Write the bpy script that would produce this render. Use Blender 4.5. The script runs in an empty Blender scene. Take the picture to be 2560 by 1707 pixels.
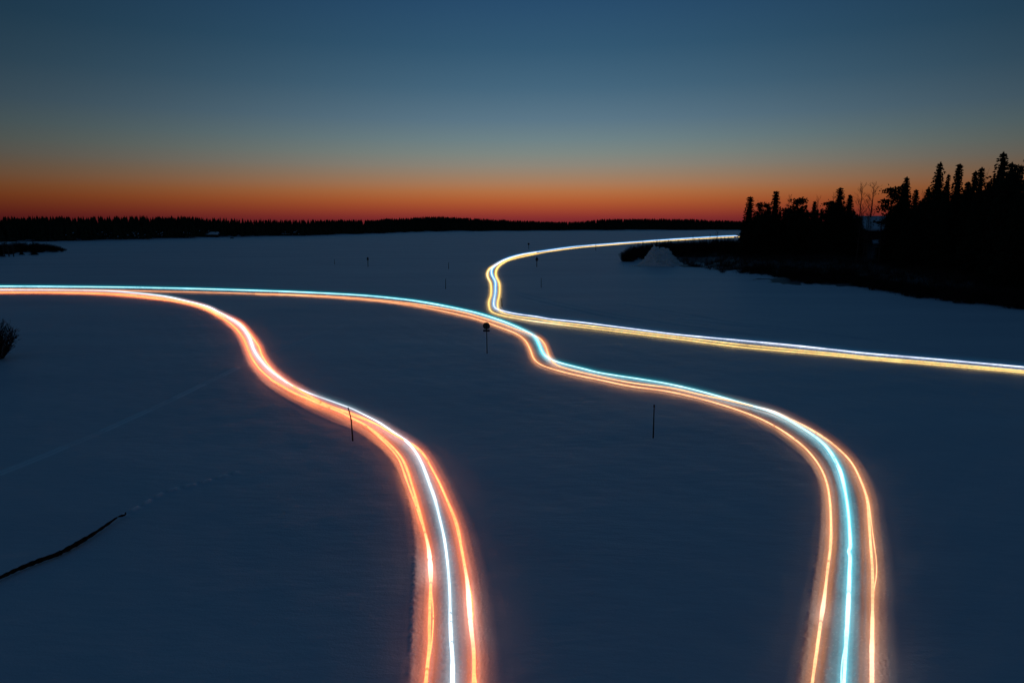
import bpy, math, random, re
import numpy as np
from mathutils import Vector, Matrix

R = random.Random(7)
rng = np.random.default_rng(11)
scene = bpy.context.scene
col = scene.collection

# ------------------------------------------------------------------ camera
CAM_H = 11.0
F = 24.0 / 36.0 * 2560.0            # focal length in photograph pixels
HORIZON = 562.0
PITCH = math.atan((853.5 - HORIZON) / F)
cam_data = bpy.data.cameras.new('camera')
cam_data.lens = 24.0
cam_data.sensor_width = 36.0
cam_data.clip_start = 0.1
cam_data.clip_end = 12000.0
cam = bpy.data.objects.new('camera', cam_data)
col.objects.link(cam)
cam.location = (0, 0, CAM_H)
cam.rotation_euler = (math.pi / 2 - PITCH, 0, 0)
scene.camera = cam

# ------------------------------------------------------------------ sky (after sunset, no sun left)
world = bpy.data.worlds.new('World')
scene.world = world
world.use_nodes = True
wn, wl = world.node_tree.nodes, world.node_tree.links
for n in list(wn):
    wn.remove(n)


def lin(c):
    return tuple(((v / 255.0) / 12.92 if v <= 10 else ((v / 255.0 + 0.055) / 1.055) ** 2.4) for v in c)


def wnode(t, **kw):
    n = wn.new(t)
    for k, v in kw.items():
        setattr(n, k, v)
    return n


def wmath(op, a, b=None, clamp=False):
    n = wnode('ShaderNodeMath', operation=op, use_clamp=clamp)
    for i, v in enumerate((a, b)):
        if v is None:
            continue
        if isinstance(v, (int, float)):
            n.inputs[i].default_value = v
        else:
            wl.new(v, n.inputs[i])
    return n.outputs[0]


tc = wnode('ShaderNodeTexCoord')
sep = wnode('ShaderNodeSeparateXYZ')
wl.new(tc.outputs['Generated'], sep.inputs[0])
X, Y, Z = sep.outputs
ramp = wnode('ShaderNodeValToRGB')
ramp.color_ramp.interpolation = 'LINEAR'


def sin_el(y):
    return math.sin(math.atan((853.5 - y) / F) - PITCH)


SKY = [(562, (112, 36, 44)), (545, (134, 46, 46)), (530, (154, 64, 46)), (515, (168, 80, 48)), (500, (178, 95, 53)),
       (480, (180, 112, 68)), (460, (171, 124, 90)), (440, (158, 130, 105)), (415, (142, 135, 122)),
       (385, (126, 136, 131)), (350, (110, 131, 136)), (300, (91, 119, 136)), (220, (69, 103, 126)),
       (120, (51, 88, 115)), (0, (40, 76, 108))]
ZEN = 0.36                           # how bright the high sky is, next to the glow over the set sun
stops = []
for y, c in SKY:
    z_ = max(0.0, sin_el(y))
    u_ = min(1.0, 1.05 * z_)
    stops.append((z_, tuple(v / ((1 - u_) + u_ * ZEN) for v in lin(c))))
stops += [(0.5, lin((44, 83, 119))), (1.0, lin((36, 73, 112)))]
cr = ramp.color_ramp
while len(cr.elements) < len(stops):
    cr.elements.new(0.5)
for e, (p, c) in zip(cr.elements, stops):
    e.position = p
for e, (p, c) in zip(cr.elements, stops):
    e.position = p
    e.color = (*c, 1)
wl.new(wmath('MAXIMUM', Z, 0.0), ramp.inputs[0])
# the glow of the set sun is strongest towards +Y and fades round the horizon
hl = wmath('SQRT', wmath('ADD', wmath('ADD', wmath('MULTIPLY', X, X), wmath('MULTIPLY', Y, Y)), 1e-5))
SUN_AZ = math.radians(3.0)
cs = wmath('DIVIDE', wmath('ADD', wmath('MULTIPLY', X, math.sin(SUN_AZ)), wmath('MULTIPLY', Y, math.cos(SUN_AZ))), hl)
az = wmath('POWER', wmath('MAXIMUM', cs, 0.0001), 6.5)
az = wmath('ADD', wmath('MULTIPLY', az, 0.82), 0.18)
up = wmath('MINIMUM', wmath('MULTIPLY', wmath('MAXIMUM', Z, 0.0), 1.05), 1.0)
fac = wmath('ADD', wmath('MULTIPLY', az, wmath('SUBTRACT', 1.0, up)), wmath('MULTIPLY', up, ZEN))
bgc = wnode('ShaderNodeBackground')
wl.new(ramp.outputs[0], bgc.inputs[0])
wl.new(fac, bgc.inputs[1])
wo = wnode('ShaderNodeOutputWorld')
wl.new(bgc.outputs[0], wo.inputs[0])
world.cycles.sampling_method = 'MANUAL'
world.cycles.sample_map_resolution = 512

scene.view_settings.view_transform = 'Standard'
scene.view_settings.look = 'None'
scene.view_settings.exposure = 0
scene.view_settings.gamma = 1
scene.view_settings.use_curve_mapping = False
scene.render.engine = 'CYCLES'
scene.cycles.use_denoising = True
scene.cycles.max_bounces = 4
scene.cycles.diffuse_bounces = 2
scene.cycles.sample_clamp_indirect = 3.0
scene.cycles.use_light_tree = True

# ------------------------------------------------------------------ helpers
CP, SP = math.cos(PITCH), math.sin(PITCH)


def ray(px, py):
    u, v = (px - 1280.0) / F, (853.5 - py) / F
    return u, CP + v * SP, -SP + v * CP


def G(px, py, z=0.0):
    """point of the place at height z seen at a pixel of the photograph"""
    dx, dy, dz = ray(px, py)
    t = (z - CAM_H) / dz
    return np.array([dx * t, dy * t, z])


def at_depth(px, py, Yd):
    dx, dy, dz = ray(px, py)
    t = Yd / dy
    return np.array([dx * t, Yd, CAM_H + dz * t])


def catmull(P, step):
    P = np.asarray(P, float)
    Q = np.vstack([2 * P[0] - P[1], P, 2 * P[-1] - P[-2]])
    out = []
    for i in range(1, len(Q) - 2):
        a, b, c, d = Q[i - 1], Q[i], Q[i + 1], Q[i + 2]
        n = max(2, int(np.linalg.norm((c - b)[:2]) / step))
        t = np.linspace(0, 1, n, endpoint=False)[:, None]
        out.append(0.5 * ((2 * b) + (-a + c) * t + (2 * a - 5 * b + 4 * c - d) * t ** 2 + (-a + 3 * b - 3 * c + d) * t ** 3))
    out.append(P[-1:])
    return np.vstack(out)


def mesh_obj(name, V, Fc, mat=None, parent=None, smooth=False, link=True):
    me = bpy.data.meshes.new(name)
    V = np.asarray(V, float).reshape(-1, 3)
    me.from_pydata(V.tolist(), [], [tuple(int(i) for i in f) for f in Fc])
    if smooth:
        me.polygons.foreach_set('use_smooth', [True] * len(me.polygons))
    me.update()
    if mat:
        me.materials.append(mat)
    o = bpy.data.objects.new(name, me)
    if link:
        col.objects.link(o)
    if parent:
        o.parent = parent
    return o


def tag(o, label=None, cat=None, group=None, kind=None):
    if label: o['label'] = label
    if cat: o['category'] = cat
    if group: o['group'] = group
    if kind: o['kind'] = kind
    return o


def empty(name, loc=(0, 0, 0)):
    o = bpy.data.objects.new(name, None)
    o.empty_display_size = 0.3
    o.location = loc
    col.objects.link(o)
    return o


def copy_tree(o, parent=None):
    c = o.copy()
    col.objects.link(c)
    if parent:
        c.parent = parent
    for ch in [k for k in o.children]:
        copy_tree(ch, c)
    return c


def material(name, color, rough=0.8, var=0.25, scale=3.0, bump=0.0, spec=0.3, color2=None):
    m = bpy.data.materials.new(name)
    m.use_nodes = True
    nt = m.node_tree
    b = nt.nodes['Principled BSDF']
    b.inputs['Roughness'].default_value = rough
    b.inputs['Specular IOR Level'].default_value = spec
    t = nt.nodes.new('ShaderNodeTexCoord')
    n = nt.nodes.new('ShaderNodeTexNoise')
    n.inputs['Scale'].default_value = scale
    n.inputs['Detail'].default_value = 4
    nt.links.new(t.outputs['Object'], n.inputs['Vector'])
    r = nt.nodes.new('ShaderNodeValToRGB')
    c2 = color2 or tuple(c * (1 - var) for c in color)
    r.color_ramp.elements[0].color = (*c2, 1)
    r.color_ramp.elements[0].position = 0.35
    r.color_ramp.elements[1].color = (*color, 1)
    r.color_ramp.elements[1].position = 0.65
    nt.links.new(n.outputs[0], r.inputs[0])
    nt.links.new(r.outputs[0], b.inputs['Base Color'])
    if bump:
        bp = nt.nodes.new('ShaderNodeBump')
        bp.inputs['Strength'].default_value = bump
        nt.links.new(n.outputs[0], bp.inputs['Height'])
        nt.links.new(bp.outputs[0], b.inputs['Normal'])
    return m


M = {}
M['needle'] = material('needles', (0.035, 0.05, 0.028), 0.9, 0.4, 1.5, spec=0.1)
M['bark'] = material('bark', (0.09, 0.07, 0.055), 0.95, 0.5, 6.0, 0.3, spec=0.1)
M['birch'] = material('birch_bark', (0.14, 0.10, 0.085), 0.9, 0.5, 5.0, 0.2, spec=0.1)
M['twig'] = material('willow_twigs', (0.045, 0.032, 0.026), 0.95, 0.4, 4.0, spec=0.1)
M['brush'] = material('brush', (0.07, 0.052, 0.040), 0.95, 0.4, 2.0, spec=0.1)
M['pile'] = material('piled_snow', (0.92, 0.94, 0.96), 0.6, 0.25, 1.2, 0.4, color2=(0.80, 0.82, 0.84))
M['chunk'] = material('snow_chunks', (0.97, 0.97, 0.95), 0.6, 0.3, 3.0, 0.3, color2=(0.9, 0.88, 0.82))
M['pole'] = material('marker_pole_wood', (0.06, 0.04, 0.032), 0.85, 0.5, 12.0, 0.2)
M['metal'] = material('sign_metal', (0.09, 0.095, 0.10), 0.5, 0.3, 8.0, 0.05, spec=0.4)
M['sign_back'] = material('sign_back', (0.07, 0.08, 0.09), 0.55, 0.35, 9.0, 0.05)
M['sign_rim'] = material('sign_rim', (0.035, 0.035, 0.04), 0.5, 0.35, 9.0, 0.05)
M['log'] = material('cabin_logs', (0.06, 0.035, 0.025), 0.9, 0.4, 5.0, 0.4)
M['roof_snow'] = material('roof_snow', (0.80, 0.82, 0.84), 0.7, 0.08, 1.0, 0.2)
M['glass'] = material('window_glass', (0.02, 0.025, 0.03), 0.15, 0.2, 1.0, spec=0.5)
M['branch'] = material('branch_bark', (0.045, 0.02, 0.013), 0.9, 0.6, 7.0, 0.5, spec=0.1)

# snow with wind crust; under the scrub of the banks it is covered by heath and twigs
m = bpy.data.materials.new('snow')
m.use_nodes = True
nt = m.node_tree
b = nt.nodes['Principled BSDF']
N = nt.nodes.new
L = nt.links.new
tcg = N('ShaderNodeTexCoord')


def mapped(sx, sy, rot):
    mp = N('ShaderNodeMapping')
    mp.inputs['Scale'].default_value = (sx, sy, 1)
    mp.inputs['Rotation'].default_value = (0, 0, rot)
    L(tcg.outputs['Object'], mp.inputs['Vector'])
    return mp.outputs[0]


def noise(vec, scale, detail=3, rough=0.55):
    n = N('ShaderNodeTexNoise')
    n.inputs['Scale'].default_value = scale
    n.inputs['Detail'].default_value = detail
    n.inputs['Roughness'].default_value = rough
    L(vec, n.inputs['Vector'])
    return n.outputs[0]


def nm(op, a, b_):
    n = N('ShaderNodeMath')
    n.operation = op
    for i, v in enumerate((a, b_)):
        if isinstance(v, (int, float)):
            n.inputs[i].default_value = v
        else:
            L(v, n.inputs[i])
    return n.outputs[0]


ripple = noise(mapped(0.5, 1.5, math.radians(24)), 1.6, 5)
grain = noise(mapped(1, 1, 0), 14.0, 4, 0.65)
drift = noise(mapped(0.02, 0.09, math.radians(-12)), 1.0, 4)
hgt = nm('ADD', nm('MULTIPLY', ripple, 0.06), nm('ADD', nm('MULTIPLY', grain, 0.016), nm('MULTIPLY', drift, 0.3)))
bp = N('ShaderNodeBump')
bp.inputs['Strength'].default_value = 0.55
bp.inputs['Distance'].default_value = 1.0
L(hgt, bp.inputs['Height'])
L(bp.outputs[0], b.inputs['Normal'])
cr2 = N('ShaderNodeValToRGB')
cr2.color_ramp.elements[0].color = (0.56, 0.62, 0.68, 1)
cr2.color_ramp.elements[0].position = 0.3
cr2.color_ramp.elements[1].color = (0.70, 0.74, 0.78, 1)
cr2.color_ramp.elements[1].position = 0.7
L(drift, cr2.inputs[0])
att = N('ShaderNodeAttribute')
att.attribute_name = 'heath'
hn = noise(mapped(1, 1, 0), 0.22, 5, 0.7)
mask = N('ShaderNodeMapRange')
mask.inputs['From Min'].default_value = 0.62
mask.inputs['From Max'].default_value = 0.82
L(nm('ADD', nm('MULTIPLY', att.outputs['Fac'], 0.75), nm('MULTIPLY', hn, 0.5)), mask.inputs['Value'])
mx = N('ShaderNodeMix')
mx.data_type = 'RGBA'
L(mask.outputs[0], mx.inputs['Factor'])
att2 = N('ShaderNodeAttribute')
att2.attribute_name = 'fresh'
mxf = N('ShaderNodeMix')
mxf.data_type = 'RGBA'
L(att2.outputs['Fac'], mxf.inputs['Factor'])
L(cr2.outputs[0], mxf.inputs['A'])
mxf.inputs['B'].default_value = (0.95, 0.96, 0.97, 1)
L(mxf.outputs['Result'], mx.inputs['A'])
mx.inputs['B'].default_value = (0.022, 0.018, 0.014, 1)
L(mx.outputs['Result'], b.inputs['Base Color'])
b.inputs['Roughness'].default_value = 0.5
b.inputs['Specular IOR Level'].default_value = 0.4
M['snow'] = m

# ------------------------------------------------------------------ the light trails, traced in the photograph
L1 = [(-500, 733), (-200, 732), (0, 732), (136, 732.3), (245, 734.8), (326, 740), (408, 749), (476, 760.5), (517, 773), (545, 788),
      (569, 803), (593, 824), (610, 848), (620, 872), (632, 898), (651, 924), (679, 948), (713, 968.6), (748, 987.5),
      (793, 1007.5), (844, 1027), (879, 1044), (913, 1061.6), (948, 1087), (982, 1118), (1003, 1144), (1016.5, 1172),
      (1027.5, 1204), (1045, 1262.5), (1058.7, 1316.7), (1070, 1363), (1075, 1402), (1077, 1448), (1075, 1506),
      (1073.4, 1564), (1073, 1615), (1068, 1669), (1064.5, 1707), (1060, 1760), (1052, 1830)]
L2 = [(-500, 725.5), (0, 725), (180, 725.5), (272, 727.3), (326, 731), (408, 740), (462, 751.7), (517, 766), (545, 780), (569, 792),
      (593, 806), (610, 822), (624, 844), (634, 872), (648, 895), (669, 919), (696, 941), (727, 962), (768, 980.6),
      (810, 996), (844, 1008), (879, 1021), (913, 1037.5), (948, 1056), (982, 1079), (1016.5, 1103), (1037, 1127),
      (1054, 1158), (1070, 1200.6), (1087.7, 1251), (1099, 1293.5), (1111, 1347.7), (1118.7, 1405.7), (1123.7, 1467.6),
      (1125.6, 1525.7), (1128, 1583.7), (1131, 1641.8), (1131.4, 1707), (1131.5, 1830)]
L3 = [(-500, 730.3), (-200, 730), (0, 730), (136, 730.3), (245, 732.2), (326, 736.5), (408, 744.8), (476, 757), (517, 769), (545, 782),
      (571, 793), (587, 800), (603, 810), (620, 829), (637, 851), (648, 868.7), (655, 889), (669, 910), (689, 932),
      (720, 956), (748, 974), (782, 994), (810, 1008), (844, 1021), (879, 1033), (913, 1047), (948, 1064), (982, 1084),
      (1016.5, 1103), (1040, 1118), (1062, 1141), (1084, 1179), (1101, 1212), (1122.5, 1262.5), (1140, 1309),
      (1151.5, 1359), (1161, 1409.6), (1169, 1460), (1173.6, 1518), (1178.6, 1576), (1184.4, 1630), (1184.4, 1707),
      (1182, 1760), (1178, 1830)]
L1b = [(760, 991), (844, 1027), (879, 1045), (913, 1063), (945, 1090), (975, 1119), (996, 1146), (1008, 1175),
       (1018, 1204), (1036, 1252), (1052, 1300)]
M1 = [(-500, 723), (0, 723), (136, 723.7), (272, 725.9), (408, 728.6), (517, 731), (640, 734.4), (741, 737), (844, 742), (948, 750),
      (1051, 762), (1150, 779), (1201, 793), (1252, 808.7), (1290, 822.8), (1328.6, 836), (1349, 845.7), (1360.5, 858.5),
      (1367, 873.8), (1373, 891.6), (1384.7, 907), (1405, 918), (1472, 935), (1575, 956), (1678.8, 970), (1747.7, 985.5),
      (1816.5, 999.5), (1885, 1015.5), (1937, 1030), (1991, 1055), (2041, 1082.5), (2090, 1116.5), (2128, 1155),
      (2152, 1201), (2166.8, 1244.4), (2172, 1293), (2176.4, 1360), (2181.3, 1432.6), (2181.3, 1529), (2179.8, 1625.7),
      (2179.8, 1707), (2179, 1830)]
M2 = [(-500, 715), (0, 715.5), (190, 716.6), (299, 717.7), (408, 719.7), (517, 722.3), (640, 726), (775, 731), (913, 738.6),
      (1016.5, 749), (1085, 759.5), (1150, 772.5), (1201, 784.5), (1252, 801), (1290, 816), (1328.6, 835), (1342, 848), (1351.5, 868.7),
      (1359, 884), (1374.5, 897), (1405, 908), (1456, 921), (1507, 933), (1610, 949), (1678.8, 961), (1747.7, 977),
      (1816.5, 996), (1885, 1015.5), (1937, 1032), (1990, 1060), (2046, 1097), (2079, 1132), (2101.6, 1176.8),
      (2112.7, 1225), (2121, 1283), (2124.8, 1336), (2126.3, 1365), (2122.5, 1378), (2126, 1392), (2124, 1432.6),
      (2122, 1481), (2118.5, 1553), (2114.7, 1616), (2109.8, 1707), (2102, 1830)]
M3 = [(640, 735), (741, 738.4), (844, 744.8), (948, 753), (1051, 767), (1150, 787.5), (1201, 801), (1252, 819), (1290, 834),
      (1313, 851), (1326, 874), (1334, 895), (1350, 910), (1381, 922), (1430, 935), (1507, 951), (1575, 965), (1678.8, 980),
      (1782, 1005), (1868, 1033), (1930, 1061), (1985, 1096), (2023, 1130), (2051, 1168), (2067, 1207), (2075, 1255),
      (2077.5, 1316.8), (2075, 1374.7), (2067.9, 1432.6), (2060.6, 1495.4), (2053.4, 1543.6), (2046, 1596.7),
      (2036.5, 1664), (2030.7, 1707), (2018, 1830)]
R1 = [(2250, 581), (2000, 586.2), (1853.8, 589.6), (1785, 592.5), (1723.7, 596), (1662.5, 599.8), (1583.7, 605.4), (1481.6, 613), (1430.6, 617.5), (1366.8, 626.3), (1303, 636.5),
      (1265, 648), (1240, 662), (1230, 672), (1229.4, 686), (1238, 702.8), (1238.5, 718), (1238, 733.5), (1235, 748.8),
      (1234, 761.5), (1239, 770.5), (1252, 775.6), (1277.6, 782), (1308, 787), (1341, 791.5), (1379.6, 798), (1456, 806),
      (1558, 819), (1634.7, 829), (1700, 836.8), (1851, 851), (1988.7, 864), (2100, 876), (2177, 884), (2330, 897), (2560, 917.5),
      (2900, 948)]
R2 = [(2250, 584), (2000, 589.2), (1853.8, 592.6), (1723.7, 599), (1583.7, 608), (1481.6, 616), (1430.6, 621), (1366.8, 630), (1315.8, 640), (1278, 649),
      (1257, 658), (1243, 670), (1239, 685), (1242, 695), (1248, 706), (1249.3, 722), (1248, 738.6), (1244.4, 754),
      (1245, 770), (1255, 780.7), (1278, 788), (1308, 793), (1341, 797), (1379.6, 803.6), (1456, 812.5), (1558, 825),
      (1700, 842.5), (1851, 861), (1988.7, 874.5), (2100, 885), (2177, 893), (2330, 906), (2560, 927), (2900, 958)]
R3 = [(1340, 632), (1300, 639.5), (1262, 651), (1236, 664), (1224, 671.5), (1218.4, 682.4), (1219.5, 693), (1226.5, 706.7), (1228, 720), (1227, 738.6),
      (1222.7, 751), (1222.7, 766.6), (1229, 779), (1252, 788), (1283, 794.5), (1328.6, 802), (1379.6, 808.7),
      (1456, 818), (1558, 830.5), (1700, 848), (1851, 867.5), (1988.7, 880), (2100, 890), (2177, 898), (2330, 911), (2560, 931.5),
      (2900, 962)]
STRAND_Z = 0.17

ORANGE = (2.7, 0.70, 0.25)
PEACH = (1.7, 0.80, 0.40)
GOLD = (1.4, 0.92, 0.32)
WHITE = (1.2, 1.4, 1.55)
CYAN = (0.85, 1.45, 1.6)
ICE = (0.95, 1.05, 1.35)
# colour of the imitated bloom, added as emissive volumes round each strand
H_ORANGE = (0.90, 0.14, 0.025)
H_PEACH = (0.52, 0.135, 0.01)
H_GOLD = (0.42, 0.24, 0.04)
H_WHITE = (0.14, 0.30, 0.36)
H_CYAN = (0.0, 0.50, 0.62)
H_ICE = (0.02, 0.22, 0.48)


def emitter(name):
    m = bpy.data.materials.new(name)
    m.use_nodes = True
    nt = m.node_tree
    for n in list(nt.nodes):
        nt.nodes.remove(n)
    a = nt.nodes.new('ShaderNodeAttribute')
    a.attribute_name = 'lamp'
    e = nt.nodes.new('ShaderNodeEmission')
    o = nt.nodes.new('ShaderNodeOutputMaterial')
    nt.links.new(a.outputs['Color'], e.inputs['Color'])
    e.inputs['Strength'].default_value = 1.0
    nt.links.new(e.outputs[0], o.inputs[0])
    return m


M['lamp'] = emitter('trail_light')


def bloom_mat(name, colr, e):  # emissive volume material for the added bloom
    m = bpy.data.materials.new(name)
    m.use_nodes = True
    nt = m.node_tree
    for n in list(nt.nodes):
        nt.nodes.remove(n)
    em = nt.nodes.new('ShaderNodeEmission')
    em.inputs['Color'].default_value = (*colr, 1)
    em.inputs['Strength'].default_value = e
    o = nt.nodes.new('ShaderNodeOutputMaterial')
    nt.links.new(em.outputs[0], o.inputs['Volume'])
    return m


BLOOM = {}


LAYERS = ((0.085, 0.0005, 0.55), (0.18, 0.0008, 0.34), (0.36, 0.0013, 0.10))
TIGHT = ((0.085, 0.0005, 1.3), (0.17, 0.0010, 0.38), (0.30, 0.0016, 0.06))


def bloom_halo(parent, W, T, S, U, colr, k):
    """three nested emissive tubes added round a strand to imitate camera bloom"""
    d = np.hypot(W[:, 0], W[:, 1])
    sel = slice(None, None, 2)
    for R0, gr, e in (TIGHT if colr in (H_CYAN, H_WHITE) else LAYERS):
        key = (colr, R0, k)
        if key not in BLOOM:
            BLOOM[key] = bloom_mat('added_bloom', tuple(c * k for c in colr), e)
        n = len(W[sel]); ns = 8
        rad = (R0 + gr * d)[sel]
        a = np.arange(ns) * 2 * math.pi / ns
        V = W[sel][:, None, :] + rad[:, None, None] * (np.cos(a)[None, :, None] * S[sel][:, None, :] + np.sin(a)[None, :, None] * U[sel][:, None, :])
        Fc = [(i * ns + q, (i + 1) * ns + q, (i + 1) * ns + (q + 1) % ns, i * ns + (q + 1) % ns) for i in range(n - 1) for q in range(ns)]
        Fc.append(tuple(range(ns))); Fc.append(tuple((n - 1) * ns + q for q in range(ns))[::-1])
        mesh_obj('bloom_halo', V.reshape(-1, 3), Fc, BLOOM[key], parent, smooth=False)



def strand(parent, pts, color, r0=0.042, grow=0.0006, flares=(), step=3.5, nside=6, seed=1, dim=(), hc=None, hk=1.0, wander=0.0):
    """one glowing strand along the ground; flares/dim = (x, y, pixels, amount) brighter or fainter stretches"""
    rr = np.random.default_rng(seed)
    P = catmull(pts, step)
    W = np.array([G(x, y, STRAND_Z) for x, y in P])
    d = np.hypot(W[:, 0], W[:, 1])
    rad = r0 + grow * d  # strands thicken with distance: bloom built into their shape
    n = len(W)
    if wander:
        T0 = np.gradient(W, axis=0); T0 /= np.linalg.norm(T0, axis=1)[:, None] + 1e-9
        kn_ = np.arange(0, n + 24, 24)
        wv = np.interp(np.arange(n), kn_, rr.normal(0, wander, len(kn_)))
        wv = np.convolve(np.pad(wv, 12, mode='edge'), np.ones(25) / 25, mode='valid')
        W[:, 0] += -T0[:, 1] * wv * (1 + d / 60); W[:, 1] += T0[:, 0] * wv * (1 + d / 60)
    wob = np.interp(np.arange(n), np.arange(0, n + 6, 6), rr.normal(0, 1, len(np.arange(0, n + 6, 6))))
    rad = rad * (1 + 0.07 * wob + 0.03 * rr.normal(0, 1, n))
    colr = np.tile(np.array(color), (n, 1))
    fl = np.interp(np.arange(n), np.arange(0, n + 9, 9), rr.normal(0, 1, len(np.arange(0, n + 9, 9))))
    colr = colr * np.clip(1 + 0.12 * fl + 0.07 * rr.normal(0, 1, n), .5, 1.4)[:, None]
    for q in rr.integers(0, n, max(3, n // 70)):        # the lamp bounced over a bump: a dark nick in the line
        if d[q] < 45: colr[q] *= .35; rad[q] *= .75
    for fx, fy, w, amt in flares:
        g = amt * np.exp(-((P[:, 0] - fx) ** 2 + (P[:, 1] - fy) ** 2) / (2 * w * w))
        rad *= 1 + 0.55 * g
        # the lamp was fully lit towards the camera here: whiter
        lum = max(color)
        colr = colr + (np.array([lum, lum * 0.9, lum * 0.85]) - colr) * np.clip(g * 0.35, 0, 0.8)[:, None]
    for fx, fy, w, amt in dim:
        g = amt * np.exp(-((P[:, 0] - fx) ** 2 + (P[:, 1] - fy) ** 2) / (2 * w * w))
        rad *= 1 - 0.5 * g
        colr *= (1 - 0.4 * g)[:, None]
    W[:, 2] = np.maximum(STRAND_Z, rad + 0.02)
    T = np.gradient(W, axis=0)
    T /= np.linalg.norm(T, axis=1)[:, None] + 1e-9
    S = np.cross(T, [0, 0, 1]); S /= np.linalg.norm(S, axis=1)[:, None] + 1e-9
    U = np.cross(S, T)
    a = np.arange(nside) * 2 * math.pi / nside
    V = W[:, None, :] + rad[:, None, None] * (np.cos(a)[None, :, None] * S[:, None, :] + np.sin(a)[None, :, None] * U[:, None, :])
    V = V.reshape(-1, 3)
    Fc = []
    for i in range(n - 1):
        for k in range(nside):
            k2 = (k + 1) % nside
            Fc.append((i * nside + k, (i + 1) * nside + k, (i + 1) * nside + k2, i * nside + k2))
    Fc.append(tuple(range(nside)))
    Fc.append(tuple((n - 1) * nside + k for k in range(nside))[::-1])
    o = mesh_obj('light_strand', V, Fc, M['lamp'], parent, smooth=True)
    at = o.data.attributes.new('lamp', 'FLOAT_COLOR', 'POINT')
    c4 = np.ones((n * nside, 4)); c4[:, :3] = np.repeat(colr, nside, axis=0)
    at.data.foreach_set('color', c4.ravel())
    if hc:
        bloom_halo(o, W, T, S, U, hc, hk)
    return o


# ------------------------------------------------------------------ terrain
def dist_poly(x, y, pts, maxd):
    """distance and signed side of points to an open polyline (ground coordinates)"""
    D = np.full(x.shape, 1e9); S = np.zeros(x.shape); T = np.zeros(x.shape)
    acc = 0.0
    for (ax, ay), (bx, by) in zip(pts[:-1], pts[1:]):
        L_ = math.hypot(bx - ax, by - ay)
        if L_ < 1e-6: continue
        sel = np.where((x > min(ax, bx) - maxd) & (x < max(ax, bx) + maxd) & (y > min(ay, by) - maxd) & (y < max(ay, by) + maxd))[0]
        if len(sel):
            px, py = x[sel] - ax, y[sel] - ay
            ux, uy = (bx - ax) / L_, (by - ay) / L_
            t = np.clip(px * ux + py * uy, 0, L_)
            dx, dy = px - t * ux, py - t * uy
            d = np.hypot(dx, dy)
            better = d < D[sel]
            s2 = sel[better]
            D[s2] = d[better]
            S[s2] = np.sign(ux * py - uy * px)[better]
            T[s2] = acc + t[better]
        acc += L_
    return D, S, T


def poly_sdf(x, y, poly):
    """positive inside"""
    n = len(poly)
    inside = np.zeros(x.shape, bool)
    D = np.full(x.shape, 1e9)
    for i in range(n):
        ax, ay = poly[i]; bx, by = poly[(i + 1) % n]
        c = ((ay > y) != (by > y)) & (x < (bx - ax) * (y - ay) / ((by - ay) if by != ay else 1e-9) + ax)
        inside ^= c
        L2_ = (bx - ax) ** 2 + (by - ay) ** 2
        t = np.clip(((x - ax) * (bx - ax) + (y - ay) * (by - ay)) / L2_, 0, 1)
        D = np.minimum(D, np.hypot(x - ax - t * (bx - ax), y - ay - t * (by - ay)))
    return np.where(inside, D, -D)


def sstep(a, b_, v):
    t = np.clip((v - a) / (b_ - a), 0, 1)
    return t * t * (3 - 2 * t)


_k = [(rng.normal(0, 1, 2), rng.uniform(0, 6.28)) for _ in range(14)]


def wav(x, y, lam):
    s = 0
    for (kx, ky), ph in _k:
        s = s + np.sin((kx * x + ky * y * 1.3) * 4.0 / lam + ph)
    return s / 5.0


gp = lambda pts, z=0.0: [tuple(G(a, b_, z)[:2]) for a, b_ in pts]
POINT_FRONT = [(1556, 651), (1580, 655), (1640, 661), (1700, 664), (1760, 675), (1840, 684), (1900, 690), (1955, 696), (2000, 709),
               (2090, 712), (2170, 722), (2230, 737), (2330, 750), (2400, 757), (2480, 767), (2560, 774), (2750, 795), (3100, 830)]
POINT_BACK = [(3600, 630), (2600, 612), (2200, 613), (1900, 617), (1700, 628), (1600, 637)]
POINT = gp(POINT_FRONT + POINT_BACK)
# far shore: pixel x, shore y, tree-top y
FAR = [(-900, 618, 535), (-400, 612, 538), (0, 606, 546), (100, 604, 545), (190, 603, 546), (326, 600, 544), (440, 597, 543),
       (517, 594, 548), (640, 592, 551), (800, 589.5, 552), (850, 587, 552), (950, 584.5, 552), (1020, 581, 550), (1060, 580, 545.5),
       (1110, 579, 545.5), (1180, 578.5, 549), (1300, 577.5, 555), (1400, 576.8, 558), (1450, 576.5, 557), (1512, 576.3, 550.5),
       (1700, 576, 550), (1790, 575.8, 553), (1855, 575.5, 556), (2100, 575.3, 556), (2800, 575, 553), (4200, 574, 552)]
far_az, far_D, far_Z = [], [], []
for x_, yb, yt in FAR:
    p = G(x_, yb)
    far_az.append(math.atan2(p[0], p[1]))
    far_D.append(math.hypot(p[0], p[1]))
    far_Z.append(at_depth(x_, yt, p[1])[2])
ISLET = gp([(-300, 660), (0, 640), (60, 634), (110, 632), (150, 631.5), (167, 630), (150, 627.5), (60, 626), (-60, 628), (-300, 636)])
KNOLL = at_depth(2200, 590, 186)      # the rise the cabin stands on
PILE = G(1645, 664)


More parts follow.
